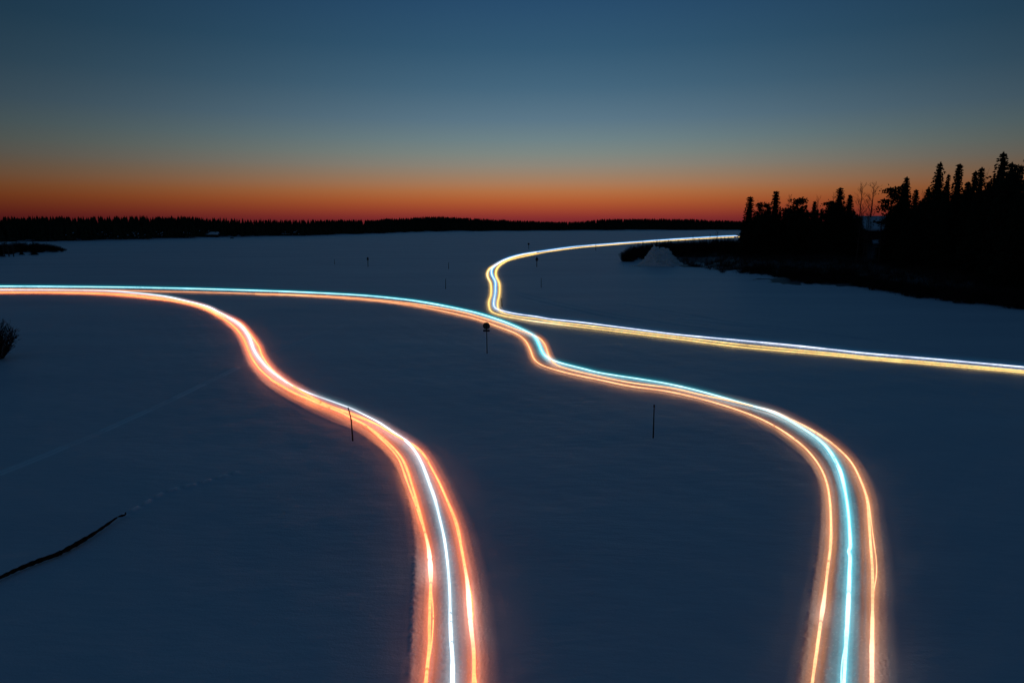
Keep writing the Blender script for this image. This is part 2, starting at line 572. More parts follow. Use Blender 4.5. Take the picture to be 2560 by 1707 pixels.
def terrain_big(x, y):
    r = np.hypot(x, y); a = np.arctan2(x, y)
    D = np.interp(a, far_az, far_D); Zt = np.interp(a, far_az, far_Z)
    D = D + 6 * np.sin(a * 90) + 3.0 * np.sin(a * 223 + 1)
    s = r - D
    h = 0.6 * sstep(-1, 5, s) + np.maximum(11.0 + (Zt - 11.0) * (D + 95) / D - 10.5, 0.5) * sstep(2, 95, s)
    heath = sstep(0.5, 3, s)
    sd = poly_sdf(x, y, POINT) + 6.0 * wav(x, y, 30.0) + 4.0 * wav(x + 9, y, 8.0) + 1.5 * wav(x, y + 5, 2.5) - 3.0
    h = h + 1.9 * sstep(-0.5, 22, sd)
    heath = np.maximum(heath, sstep(-0.2, 2.6, sd))
    kx, ky = x - KNOLL[0], y - KNOLL[1]
    kn = np.exp(-(kx ** 2 + ky ** 2) / (2 * 10.0 ** 2))
    h = h + 5.9 * kn
    heath = heath * (1 - sstep(0.08, 0.3, kn) * sstep(-4.2, -3.2, kx) * (1 - sstep(3.6, 4.6, kx)))
    si = poly_sdf(x, y, ISLET)
    h = h + 0.7 * sstep(-0.5, 6, si)
    heath = np.maximum(heath, sstep(0, 2, si))
    return h, heath


def ground_z(x, y):
    h, _ = terrain_big(np.array([float(x)]), np.array([float(y)]))
    return float(h[0])


def centre(a, b_, n=140):
    """middle line of two strands on the ground"""
    A = np.array([G(*p)[:2] for p in catmull(a, 12)]); B = np.array([G(*p)[:2] for p in catmull(b_, 12)])
    out = []
    for p in A:
        j = np.argmin(((B - p) ** 2).sum(1))
        out.append((p + B[j]) / 2)
    return [tuple(p) for p in out]


# snow relief: (polyline in pixels, profile)
EDGE_L = [(470, 777), (520, 795), (560, 812), (590, 835), (600, 868), (622, 912), (662, 958), (731, 1005), (810, 1043), (879, 1071),
          (923, 1098), (965, 1134), (992, 1172), (1016, 1228), (1029, 1285), (1036, 1340), (1040, 1400), (1038, 1500),
          (1031, 1600), (1023, 1707), (1012, 1830)]
EDGE_M = [(1930, 1085), (1985, 1125), (2020, 1160), (2045, 1205), (2052, 1250), (2051, 1320), (2044, 1400), (2031, 1480),
          (2022, 1560), (2010, 1640), (1998, 1707), (1985, 1830)]
RIDGE_M = [(2040, 1118), (2070, 1155), (2088, 1200), (2095, 1245), (2098, 1310), (2094, 1390), (2086, 1470), (2077, 1560), (2066, 1640),
           (2055, 1707), (2040, 1830)]
RIDGE_M2 = [(2085, 1140), (2118, 1190), (2138, 1240), (2148, 1300), (2152, 1400), (2152, 1500), (2150, 1600), (2147, 1707), (2144, 1830)]
SKI_A = [(0, 1183), (110, 1139), (200, 1101), (290, 1061), (380, 1022), (450, 988), (520, 953), (596, 917)]
FOOT = [(310, 1283), (340, 1268), (380, 1245), (416, 1225), (450, 1217), (500, 1206), (550, 1191), (590, 1180)]
OLD = [[(1240, 718), (1300, 734), (1390, 757), (1480, 778), (1560, 792), (1700, 815), (1900, 842)],
       [(1290, 739), (1350, 756), (1420, 772), (1500, 790), (1600, 806)],
       [(1560, 762), (1700, 785), (1850, 812), (2000, 828), (2200, 856)],
       [(1700, 800), (1900, 822), (2100, 842), (2400, 880), (2560, 902)],
       [(730, 860), (790, 838), (860, 815)],
       [(660, 889), (700, 873), (740, 857)],
       [(2220, 1030), (2330, 1080), (2450, 1120)]]


def relief(x, y):
    h = 0.022 * wav(x, y, 6.0) + 0.012 * wav(y, x, 2.1) + 0.05 * wav(x, y, 40.0)
    fr = np.zeros_like(x)
    lanes = [(centre(L1, L3), 0.85), (centre([p for p in M1 if p[0] >= 640], M3), 0.85), (centre(R1, R2), 1.3), (gp(M1[:8]), 1.3)]
    for pts, hw in lanes:
        D, S, T = dist_poly(x, y, pts, 4.0)
        dd = D / hw
        g = -0.045 * (1 - sstep(0.6, 1.25, dd)) + 0.012 * np.exp(-((dd - 1.4) / 0.2) ** 2)
        h = h + np.where(D < 4, g, 0)
        lump = rng.normal(0, 1, len(x))
        near_ = np.hypot(x, y) < 70
        h = h + np.where(near_ & (D < hw * 1.2), 0.0045 * lump + 0.010 * np.sin(T * 16 + 2 * np.sin(T * 1.3)) * (np.abs(D * S) < .25), 0)
        for o_ in (-.5, .46, .62):
            h = h - np.where(D < 1.2, 0.028 * np.exp(-((D * S - o_ - .05 * np.sin(T * .31)) / .07) ** 2), 0)
        fr = np.maximum(fr, np.where(near_ & (D < hw * 1.3) & (lump > 1.6), .5, 0))
    for pts, hgt_, wd in ((gp(EDGE_L), 0.028, 0.09), (gp(EDGE_M), 0.025, 0.08), (gp(RIDGE_M), 0.035, 0.10), (gp(RIDGE_M2), 0.02, 0.10)):
        pts = [tuple(p) for p in catmull(pts, 0.5)]
        D, S, T = dist_poly(x, y, pts, 2.5)
        rough = 0.7 + 0.3 * np.sin(T * 7.0 + 2 * np.sin(T * 2.3)) + 0.25 * np.sin(T * 19)
        h = h + np.where(D < 1, hgt_ * rough * np.exp(-(D / wd) ** 2), 0)
        inner = (S > 0) & (D < 2.5)     # towards the lane: a step down
        h = h - np.where(inner, 0.6 * hgt_ * sstep(0.0, 0.25, D) * (1 - sstep(0.5, 1.2, D)), 0)
    # clods thrown up beside the left lane near the camera
    D, S, T = dist_poly(x, y, gp([(1036, 1392), (1035, 1450), (1031, 1520), (1030, 1570), (1027, 1635)]), 1.0)
    h = h + np.where(D < 1, 0.03 * (0.5 + 0.5 * np.sin(T * 23) * np.sin(T * 9.1 + D * 30)) * np.exp(-(D / 0.07) ** 2), 0)
    fr = np.maximum(fr, np.where(D < 1, .9 * np.exp(-(D / 0.05) ** 2) * (np.sin(T * 23) > -.3), 0))
    pts = gp(SKI_A)
    D, S, T = dist_poly(x, y, pts, 2.5)
    sd = D * S
    on = 0.45 + 0.55 * (np.sin(T * 0.9) > -0.3)
    for off in (-0.16, 0.16):
        h = h - np.where(D < 2.5, 0.012 * on * np.exp(-((sd - off) / 0.09) ** 2), 0)
        h = h + np.where(D < 2.5, 0.03 * on * np.exp(-((sd - off - 0.16) / 0.09) ** 2), 0)
    for off in (-0.13, 0.17):
        fr = np.maximum(fr, np.where(D < 2.5, on * 1.0 * np.exp(-((sd - off) / 0.10) ** 2), 0))
    pts = gp(FOOT)
    D, S, T = dist_poly(x, y, pts, 2.0)
    st = np.maximum(0, np.sin(T * 9.0))
    h = h + np.where(D < 2, (0.08 - 0.13 * st) * np.exp(-(D / 0.09) ** 2), 0)
    fr = np.maximum(fr, np.where(D < 2, (1 - .8 * st) * 1.0 * np.exp(-(D / 0.11) ** 2), 0))
    for pl in OLD:
        D, S, T = dist_poly(x, y, gp(pl), 5.0)
        k_ = 1.0 if pl[0][1] < 850 else 0.3
        h = h - np.where(D < 5, 0.08 * k_ * np.exp(-(D / (0.35 * k_)) ** 2), 0) + np.where(D < 5, 0.04 * k_ * np.exp(-((D - 0.7 * k_) / (0.3 * k_)) ** 2), 0)
        if k_ < 1 and pl[0][0] < 1000:
            fr = np.maximum(fr, np.where(D < 1, .45 * np.exp(-(D / 0.1) ** 2), 0))
    return h, fr


rows = [0.5, 4.0, 8.0, 11.0, 13.0]
r_ = 14.0
while r_ < 7000:
    rows.append(r_)
    r_ += min(max(r_ * r_ / 9500.0, 0.045), 60.0 if r_ < 2500 else 400)
rows = np.array(rows)
azs = np.concatenate([np.linspace(-180, -42, 36, endpoint=False), np.linspace(-42, 42, 880, endpoint=False), np.linspace(42, 180, 36, endpoint=False)])
azr = np.radians(azs)
RR, AA = np.meshgrid(rows, azr, indexing='ij')
gx, gy = (RR * np.sin(AA)).ravel(), (RR * np.cos(AA)).ravel()
gh, heath = terrain_big(gx, gy)
# strands' own ground is the flat lake at z=0; relief only near by
near = RR.ravel() < 420
rel = np.zeros_like(gx)
fresh = np.zeros_like(gx)
h_, f_ = relief(gx[near], gy[near])
rel[near] = h_ * (1 - sstep(300, 420, RR.ravel()[near]))
fresh[near] = f_
gz = gh + rel
nr, na = RR.shape
idx = np.arange(nr * na).reshape(nr, na)
nx_ = np.roll(idx, -1, axis=1)
quads = np.stack([idx[:-1], idx[1:], nx_[1:], nx_[:-1]], axis=-1).reshape(-1, 4)
me = bpy.data.meshes.new('snow_ground')
me.vertices.add(nr * na)
me.vertices.foreach_set('co', np.column_stack([gx, gy, gz]).ravel())
me.loops.add(quads.size)
me.loops.foreach_set('vertex_index', quads.ravel().astype(np.int32))
me.polygons.add(len(quads))
me.polygons.foreach_set('loop_start', (np.arange(len(quads)) * 4).astype(np.int32))
me.polygons.foreach_set('loop_total', np.full(len(quads), 4, np.int32))
me.polygons.foreach_set('use_smooth', np.ones(len(quads), bool))
at = me.attributes.new('heath', 'FLOAT', 'POINT')
at.data.foreach_set('value', heath.astype(np.float32))
at = me.attributes.new('fresh', 'FLOAT', 'POINT')
at.data.foreach_set('value', fresh.astype(np.float32))
me.update(calc_edges=True)
me.materials.append(M['snow'])
ground = bpy.data.objects.new('snow_ground', me)
col.objects.link(ground)
tag(ground, 'snow covered frozen lake with low dark banks', kind='structure')

# ------------------------------------------------------------------ plant builders (meshes shared by copies)


class MB:
    def __init__(s):
        s.v, s.f = [], []

    def face(s, pts):
        i = len(s.v)
        s.v += [tuple(p) for p in pts]
        s.f.append(tuple(range(i, i + len(pts))))

    def tube(s, pts, rad, n=5):
        base = len(s.v)
        pts = [Vector(p) for p in pts]
        for i, p in enumerate(pts):
            t = (pts[min(i + 1, len(pts) - 1)] - pts[max(i - 1, 0)]).normalized()
            a = t.cross(Vector((0.31, 0.95, 0.05))).normalized()
            c = t.cross(a)
            r = rad[i] if isinstance(rad, (list, tuple)) else rad
            for k in range(n):
                an = 2 * math.pi * k / n
                s.v.append(tuple(p + r * (math.cos(an) * a + math.sin(an) * c)))
        for i in range(len(pts) - 1):
            for k in range(n):
                k2 = (k + 1) % n
                s.f.append((base + i * n + k, base + i * n + k2, base + (i + 1) * n + k2, base + (i + 1) * n + k))
        s.f.append(tuple(base + k for k in range(n))[::-1])
        s.f.append(tuple(base + (len(pts) - 1) * n + k for k in range(n)))

    def clump(s, p, d, ln, w, rr):
        """a needle spray: two crossing ragged leaves along d"""
        d = Vector(d).normalized()
        a = d.cross(Vector((0, 0, 1)))
        if a.length < 1e-3: a = Vector((1, 0, 0))
        a.normalize(); u = a.cross(d)
        p = Vector(p)
        for side in (a, u):
            j = lambda: rr.uniform(0.7, 1.3)
            s.face([p, p + d * ln * 0.45 * j() + side * w * 0.5 * j(), p + d * ln * j(), p + d * ln * 0.5 * j() - side * w * 0.5 * j()])

    def build(s, name, mat, parent=None, smooth=False):
        return mesh_obj(name, s.v, s.f, mat, parent, smooth)


def make_spruce(seed, H=16.0, Rd=1.8, knob=True, spread=0.8, twin=False):
    rr = random.Random(seed)
    root = empty('spruce_tree')
    t = MB()
    t.tube([(0, 0, -0.6), (0.03, 0, H * .4), (0, 0.04, H * .8), (0, 0, H)], [H * .013, H * .009, H * .004, 0.01], 6)
    t.build('trunk', M['bark'], root)
    c = MB()
    stems = [(0, 0, 0.0, H, 1.0)]
    if twin:
        stems.append((Rd * .45, 0.0, H * .5, H * .93, 0.55))
    for sx, sy, z0, z1, sc in stems:
        h = z1 - z0
        z = z0 + h * 0.04
        bulge = 1.0
        while z < z1 - .1:
            f = (z - z0) / h
            bulge = 0.6 * bulge + 0.4 * rr.uniform(.5, 1.45)
            prof = Rd * sc * (1 - f) ** spread * bulge * 1.12 + 0.05
            if knob and f > 0.91:
                prof = max(prof, Rd * sc * 0.14 * min(1, (1 - f) / 0.05))
            nb = max(5, int(4 + prof * 4.2))
            a0 = rr.uniform(0, 6.283)
            for b_ in range(nb):
                an = a0 + 6.283 * b_ / nb + rr.gauss(0, .25)
                ln = prof * rr.uniform(0.72, 1.12)
                if rr.random() < .14: ln *= 1.45
                dx, dy = math.cos(an), math.sin(an)
                steps = max(1, int(ln / 0.36))
                for k in range(steps + 1):
                    q = (k + .35) / (steps + 1)
                    px, py = sx + dx * ln * q, sy + dy * ln * q
                    pz = z + (0.12 if f > .8 else 0.04) - ln * 0.34 * q ** 1.5 + rr.uniform(-.05, .05)
                    w = .26 + .14 * (1 - f)
                    c.clump((px, py, pz), (dx + rr.uniform(-.5, .5), dy + rr.uniform(-.5, .5), rr.uniform(-.75, .15)), rr.uniform(.26, .42) * (1.15 - .3 * f), rr.uniform(.8, 1.2) * w, rr)
            z += rr.uniform(.20, .30)
        # dense heart of the crown: ragged whorls of short inner boughs
        z = z0 + h * .05
        while z < z1 - .3:
            f = (z - z0) / h
            r1 = Rd * sc * (1 - f) ** spread * .62 + .05
            for q in range(7):
                a1 = q * .9 + z * 2.3; a2 = a1 + 1.15
                k1, k2 = rr.uniform(.7, 1.15), rr.uniform(.7, 1.15)
                c.face([(sx + math.cos(a1) * r1 * k1, sy + math.sin(a1) * r1 * k1, z - r1 * .35), (sx + math.cos(a2) * r1 * k2, sy + math.sin(a2) * r1 * k2, z - r1 * .35), (sx, sy, z + .55)])
            z += .26
        for _ in range(4):
            c.clump((sx, sy, z1 - .4), (rr.uniform(-.2, .2), rr.uniform(-.2, .2), 1), .5, .16, rr)
    c.build('crown', M['needle'], root)
    return root


def make_pine(seed, H=14.0, Rd=3.0):
    rr = random.Random(seed)
    root = empty('pine_tree')
    t = MB()
    t.tube([(0, 0, -0.6), (0.15, 0, H * .4), (-.1, 0.1, H * .75), (0, 0, H * .95)], [.2, .15, .1, .03], 6)
    c = MB()
    for k in range(60):
        f = rr.uniform(0.15, 0.98)
        an = rr.uniform(0, 6.283)
        ln = Rd * math.sqrt(max(0.02, 1 - ((f - .55) / .47) ** 2)) * rr.uniform(.55, 1.05)
        z0 = H * f
        tip = Vector((math.cos(an) * ln, math.sin(an) * ln, z0 + ln * .15))
        t.tube([(0, 0, z0 - .3), (tip.x * .5, tip.y * .5, z0 - .05), tuple(tip)], [.05, .035, .012], 4)
        for _ in range(34):
            q = rr.uniform(.25, 1.08)
            p = Vector((tip.x * q, tip.y * q, z0 + ln * .15 * q)) + Vector((rr.gauss(0, .42), rr.gauss(0, .42), rr.gauss(0, .22)))
            c.clump(p, (rr.uniform(-1, 1), rr.uniform(-1, 1), rr.uniform(-.2, .8)), rr.uniform(.3, .55), rr.uniform(.25, .4), rr)
    t.build('trunk', M['bark'], root)
    c.build('crown', M['needle'], root)
    return root


def make_birch(seed, H=14.0, Rd=1.7):
    rr = random.Random(seed)
    root = empty('bare_birch')
    t = MB()
    lean = rr.uniform(-.3, .3)
    t.tube([(0, 0, -0.6), (lean * .3, 0, H * .35), (lean * .6, 0.1, H * .7), (lean, 0, H)], [.15, .11, .06, .012], 6)
    t.build('trunk', M['birch'], root)
    c = MB()

    def br(p, d, ln, r, lev):
        p = Vector(p); d = Vector(d).normalized()
        q = p + d * ln * .5 + Vector((rr.gauss(0, .06), rr.gauss(0, .06), .03)) * ln
        e = q + (d + Vector((0, 0, .35))).normalized() * ln * .5
        c.tube([p, q, e], [r, r * .7, r * .3], 3)
        if lev < 2:
            for _ in range(5):
                f = rr.uniform(.3, 1)
                s_ = p.lerp(e, f)
                d2 = d + Vector((rr.gauss(0, .6), rr.gauss(0, .6), rr.uniform(.1, .7)))
                br(s_, d2, ln * rr.uniform(.3, .55), r * .55, lev + 1)
    for k in range(26):
        f = .25 + .72 * k / 26
        an = rr.uniform(0, 6.283)
        br((lean * f, 0, H * f), (math.cos(an), math.sin(an), rr.uniform(1.0, 2.0)), Rd * 1.5 * (1.1 - f) + .7, .026, 0)
    c.build('branches', M['birch'], root)
    return root


def make_shrub(seed, H=3.2, Rd=1.8, stems=46):
    rr = random.Random(seed)
    c = MB()
    for k in range(stems):
        an = rr.uniform(0, 6.283); rd = Rd * math.sqrt(rr.random())
        b0 = Vector((math.cos(an) * rd * .35, math.sin(an) * rd * .35, -.2))
        top = Vector((math.cos(an) * rd, math.sin(an) * rd, H * rr.uniform(.6, 1.08) * (1 - .35 * (rd / Rd) ** 2)))
        mid = b0.lerp(top, .5) + Vector((rr.gauss(0, .12), rr.gauss(0, .12), 0))
        c.tube([b0, mid, top], [.035, .025, .008], 3)
        for _ in range(10):
            f = rr.uniform(.2, .95)
            p = (b0.lerp(mid, f * 2) if f < .5 else mid.lerp(top, f * 2 - 1))
            d = (top - b0).normalized() + Vector((rr.gauss(0, .5), rr.gauss(0, .5), rr.gauss(.1, .3)))
            ln = rr.uniform(.35, .9)
            s_ = d.cross(Vector((rr.gauss(0, 1), rr.gauss(0, 1), 0))).normalized() * .03
            e = p + d.normalized() * ln
            c.face([p - s_, p + s_, e])
            for _ in range(2):
                g = p.lerp(e, rr.uniform(.4, .9))
                dd = (d + Vector((rr.gauss(0, .7), rr.gauss(0, .7), rr.gauss(0, .3)))).normalized() * rr.uniform(.15, .4)
                c.face([g - s_ * .8, g + s_ * .8, g + dd])
    o = c.build('willow_shrub', M['twig'])
    return o


spruces = [make_spruce(1, Rd=1.25, spread=.72), make_spruce(2, Rd=1.7, spread=.9, knob=False), make_spruce(3, Rd=2.1, spread=1.0, knob=False),
           make_spruce(4, Rd=1.5, spread=.6, twin=True), make_spruce(5, Rd=2.6, spread=.92, knob=False), make_spruce(6, Rd=1.1, spread=.6, knob=False)]
pines = [make_pine(11), make_pine(12, Rd=3.4)]
birches = [make_birch(21), make_birch(22, Rd=1.3)]
shrubs = [make_shrub(31), make_shrub(32, Rd=2.3, stems=56), make_shrub(33, H=2.6, Rd=2.6, stems=56)]
used = set()


def put(proto, loc, sxy, sz, rot, label, cat, group=None):
    if proto.name in used:
        o = copy_tree(proto)
    else:
        used.add(proto.name)
        o = proto
    o.location = loc
    o.scale = (sxy, sxy, sz)
    o.rotation_euler = (0, 0, rot)
    for k in ('label', 'group', 'category'):
        if k in o: del o[k]
    tag(o, label, cat, group)
    return o


def tree_at(kind, var, px, ytop, Yd, wpx, label, cat, group=None):
    """a tree whose top shows at (px, ytop), wpx photograph pixels wide, standing Yd metres off"""
    top = at_depth(px, ytop, Yd)
    gz_ = ground_z(top[0], top[1])
    H = top[2] - gz_
    protos = {'spruce': spruces, 'pine': pines, 'birch': birches}[kind]
    H0 = {'spruce': 16.0, 'pine': 14.0, 'birch': 14.0}[kind]
    W0 = {'spruce': [2.5, 3.4, 4.2, 3.6, 5.2, 2.2], 'pine': [6, 6.8], 'birch': [3.4, 2.6]}[kind][var]
    w = wpx * Yd / F
    return put(protos[var], (top[0], top[1], gz_), w / W0, H / H0, R.uniform(0, 6.28), label, cat, group)


# ------------------------------------------------------------------ right hand forest, skyline trees one by one
SIL = [
    ('spruce', 0, 1876, 492, 205, 34, 'narrow spruce with knobbly top at the left end of the forest point'),
    ('pine', 0, 1899, 508, 212, 26, 'low fuzzy pine just right of the outermost spruce on the point'),
    ('pine', 1, 1920, 505, 200, 30, 'short pine with uneven top between the first two tall narrow spruces'),
    ('spruce', 5, 1940.6, 479.5, 196, 30, 'second tall narrow spruce from the left end of the forest'),
    ('birch', 1, 1976, 488, 200, 22, 'thin tree with fine spiky top left of the broad pine crown'),
    ('pine', 1, 1996, 492, 192, 66, 'broad round topped pine between the narrow spruce and the low gap'),
    ('spruce', 1, 2037, 504, 190, 24, 'small pointed spruce in the low stretch of the skyline'),
    ('birch', 0, 2045, 492, 198, 26, 'sparse bare tree rising over the low stretch of the skyline'),
    ('pine', 0, 2074, 505, 188, 50, 'round crowned pine left of the tall spruce with blunt top'),
    ('birch', 1, 2087, 482, 195, 14, 'slim bare tree close to the left of the blunt topped spruce'),
    ('spruce', 0, 2101.5, 470, 184, 36, 'tall blunt topped spruce left of the bare birches'),
    ('spruce', 2, 2126, 487.5, 180, 44, 'conical spruce directly left of the two bare birches'),
    ('birch', 0, 2154.8, 460, 184, 42, 'left one of the two tall leafless birches against the orange sky'),
    ('birch', 1, 2182, 457, 186, 38, 'right one of the two tall leafless birches against the orange sky'),
    ('pine', 0, 2233, 470, 168, 66, 'layered pine with rounded top right of the bare birches'),
    ('spruce', 3, 2268, 443, 163, 42, 'twin topped dark spruce in the middle of the forest skyline'),
    ('spruce', 1, 2291, 474.7, 160, 32, 'small pointed spruce right of the twin topped one'),
    ('birch', 1, 2308, 478, 165, 16, 'wispy bare tree in the notch before the tall spruces'),
    ('spruce', 1, 2322, 471.5, 155, 36, 'pointed spruce leaning on the left foot of the tall ragged spruce'),
    ('spruce', 4, 2351, 406, 150, 62, 'tall ragged spruce with wide lower boughs, first of the tall group'),
    ('spruce', 2, 2372, 436.6, 147, 32, 'shorter spruce between the two tallest of the middle group'),
    ('spruce', 1, 2399.4, 411, 145, 42, 'tall full spruce, second of the tall group'),
    ('spruce', 5, 2420.4, 456, 142, 24, 'thin low spruce in the dip of the tall group'),
    ('spruce', 1, 2439, 428.5, 138, 34, 'slender spruce left of its slightly taller twin near the right edge'),
    ('spruce', 0, 2455, 420, 136, 34, 'slightly taller slender spruce of the pair near the right edge'),
    ('birch', 0, 2467, 432, 140, 20, 'faint bare tree left of the biggest spruce'),
    ('pine', 0, 2475, 457, 134, 26, 'small rounded tree at the left foot of the biggest spruce'),
    ('spruce', 4, 2510, 381, 124, 84, 'biggest spruce of all with bulging top near the right edge'),
    ('spruce', 3, 2531, 407, 121, 50, 'shaggy spruce pressed against the right side of the biggest one'),
    ('pine', 0, 2549, 417, 118, 44, 'clumpy topped tree cut by the right edge of the view'),
]
for kind, var, px, yt, Yd, w, lab in SIL:
    tree_at(kind, var, px, yt, Yd, w * ((1.75 if var in (1, 4, 2) else 1.55) if kind == 'spruce' else 1.1), lab, {'spruce': 'spruce', 'pine': 'pine', 'birch': 'birch'}[kind])
# the trees that fill the wood below the skyline
prof = [(1868, 545), (1890, 520), (1925, 517), (1960, 522), (2000, 512), (2040, 520), (2080, 516), (2120, 516), (2143, 530), (2225, 520),
        (2240, 498), (2290, 498), (2330, 492), (2360, 468), (2400, 468), (2440, 470), (2480, 470), (2500, 430), (2560, 430), (2750, 400)]
px = 1862.0
k = 0
while px < 2740:
    gap = 2146 < px < 2226
    yt = np.interp(px, [p[0] for p in prof], [p[1] for p in prof]) + R.uniform(0, 20)
    Yd = float(np.interp(px, [1860, 2200, 2560, 2750], [212, 172, 118, 105])) + R.uniform(-14, 30)
    if not gap:
        kd = R.random()
        nb_ = min(SIL, key=lambda q: abs(q[2] - px) + (0 if q[0] != 'birch' else 12))
        lab = ('dark conifer in the mass under the ' + re.sub(r'^(the|left one of the|right one of the) ', '', nb_[6])) if px < 2575 else 'dark conifer past the right end of the forest skyline'
        lab = ' '.join(lab.split()[:15])
        if kd < .75:
            tree_at('spruce', R.choice([1, 2, 3, 4]), px, yt, Yd, R.uniform(40, 60) if px < 2300 else R.uniform(52, 78), lab, 'conifer', 'conifers filling the forest on the point')
        else:
            tree_at('pine', R.choice([0, 1]), px, yt, Yd, R.uniform(46, 66), lab, 'conifer', 'conifers filling the forest on the point')
    px += R.uniform(7, 12)
    k += 1
for px, yt, w in ((2152, 538, 16), (2166, 560, 12), (2176, 545, 14), (2207, 552, 16)):
    tree_at('birch', 1, px, yt - 20, 160, w + 14, 'thin dark trunked tree standing in front of the snowy cabin gap', 'tree', 'thin trees before the cabin gap')

# willow shrubs fringing the shore
front = catmull([p for p in POINT_FRONT], 9)
def shore_label(x_, row):
    spots = [(1600, 'at the tip beside the snow pile'), (1700, 'just right of the snow pile'), (1800, 'left of the outermost forest spruces'),
             (1890, 'below the first narrow spruces of the forest'), (1990, 'below the broad round topped pine'), (2090, 'below the blunt topped spruce'),
             (2180, 'below the cabin and bare birches'), (2260, 'below the twin topped spruce'), (2350, 'below the tall ragged spruce'),
             (2430, 'below the slender pair of spruces'), (2510, 'below the biggest spruce'), (2620, 'where the shore leaves the right edge')]
    w = min(spots, key=lambda q: abs(q[0] - x_))[1]
    return ('leafless willow shrub on the snow edge ', 'willow shrub a little up the bank ')[row] + w


for x_, y_ in front:
    if x_ > 2680: break
    for row in range(2 if x_ > 1860 else 1):
        if R.random() < 0.12 or 1588 < x_ < 1694: continue
        p = G(x_ + R.uniform(-5, 5), y_ - row * R.uniform(3, 9) - R.uniform(-1.5, 3))
        s = R.uniform(.5, 1.0) * (1 - .25 * (row == 0))
        if row == 0 and terrain_big(np.array([p[0]]), np.array([p[1]]))[1][0] < .3 and R.random() < .8: continue
        put(R.choice(shrubs), (p[0], p[1], ground_z(p[0], p[1])), s, s * R.uniform(.6, 1.0), R.uniform(0, 6.28), shore_label(x_, row), 'shrub', 'willow shrubs along the shore of the point')
# taller thicket behind the snow pile: top line
TH = [(1560, 628), (1575, 617), (1590, 608), (1610, 606), (1640, 601), (1680, 600), (1720, 599), (1760, 596), (1800, 594), (1830, 593), (1850, 598), (1870, 600)]
x_ = 1560.0
while x_ < 1872:
    yt = float(np.interp(x_, [p[0] for p in TH], [p[1] for p in TH])) + R.uniform(-1.5, 3)
    Yd = 208 if x_ < 1580 else R.uniform(212, 250)
    top = at_depth(x_, yt, Yd)
    gz_ = ground_z(top[0], top[1])
    H = max(1.5, top[2] - gz_)
    put(R.choice(shrubs), (top[0], top[1], gz_), R.uniform(.8, 1.15), H / 3.2, R.uniform(0, 6.28),
        ('leafless willow at the drooping left end of the thicket' if x_ < 1600 else 'leafless willow in the thicket right behind the snow pile' if x_ < 1690 else 'leafless willow in the thicket between snow pile and bare sapling' if x_ < 1785 else 'leafless willow in the thicket beside the outermost spruce'), 'shrub', 'willows of the thicket behind the snow pile')
    x_ += R.uniform(3.2, 5.0)
for x_, yt, lab in ((1793, 577, 'tallest bare sapling sticking out of the thicket in front of the far light trail'),
                    (1776, 585, 'small bare sapling left of the tallest one above the thicket'),
                    (1733, 588, 'lone bare twiggy sapling above the middle of the thicket')):
    tree_at('birch', 0, x_, yt, 228, 18 if yt < 580 else 9, lab, 'sapling')

# brush: uncountable, fills the bank between shore and trees
br = MB()
cnt = 0
poly = np.array(POINT)
while cnt < 5200:
    x_ = R.uniform(1575, 2800)
    yf = float(np.interp(x_, [p[0] for p in POINT_FRONT], [p[1] for p in POINT_FRONT]))
    y_ = yf - 2.0 - (yf - 622) * R.random() ** 1.25
    if 1580 < x_ < 1700 and y_ > 640: continue
    p = G(x_, y_)
    _h, _q = terrain_big(np.array([p[0]]), np.array([p[1]]))
    z0 = float(_h[0])
    if _q[0] < .4 and R.random() < .85: continue
    kn = math.exp(-((p[0] - KNOLL[0]) ** 2 + (p[1] - KNOLL[1]) ** 2) / (2 * 10 ** 2))
    if kn > .3 or (kn > .06 and -4 < p[0] - KNOLL[0] < 4.4): continue
    hh = R.uniform(.7, 1.9) * (.35 if 2150 < x_ < 2232 and y_ < 660 else 1) * (0.6 if y_ > yf - 8 else 1)
    for _ in range(11):
        bx, by = p[0] + R.gauss(0, .5), p[1] + R.gauss(0, .5)
        an = R.uniform(0, 6.28)
        dx, dy = math.cos(an) * .05, math.sin(an) * .05
        tx, ty = bx + R.gauss(0, .45), by + R.gauss(0, .45)
        br.face([(bx - dx, by - dy, z0 - .1), (bx + dx, by + dy, z0 - .1), (tx, ty, z0 + hh * R.uniform(.5, 1.1))])
    cnt += 1
tag(br.build('brush', M['brush']), 'dark leafless brush covering the bank below the forest', 'brush', kind='stuff')

# ------------------------------------------------------------------ far forest
def far_point(px_, back):
    a = math.atan((px_ - 1280) / F / (CP + 0.17 * SP))
    a = math.atan2(*ray(px_, 590)[:2])
    D = float(np.interp(a, far_az, far_D)) + 6 * math.sin(a * 90) + 3 * math.sin(a * 223 + 1) + back
    return D * math.sin(a), D * math.cos(a), a


def far_spruce(rr, c, ox, oy, oz, H, W):
    lay = 5
    n = 5
    for l in range(lay):
        z0 = oz + H * (.10 + .17 * l)
        z1 = oz + H * min(1.0, .42 + .17 * l)
        rd = W * (1 - l / (lay + .6)) * rr.uniform(.8, 1.15)
        a0 = rr.uniform(0, 6)
        for k in range(n):
            a1, a2 = a0 + 6.283 * k / n, a0 + 6.283 * (k + 1) / n
            r1, r2 = rd * rr.uniform(.7, 1.2), rd * rr.uniform(.7, 1.2)
            c.face([(ox + math.cos(a1) * r1, oy + math.sin(a1) * r1, z0 + rr.uniform(-.3, .3)), (ox + math.cos(a2) * r2, oy + math.sin(a2) * r2, z0 + rr.uniform(-.3, .3)), (ox, oy, z1)])


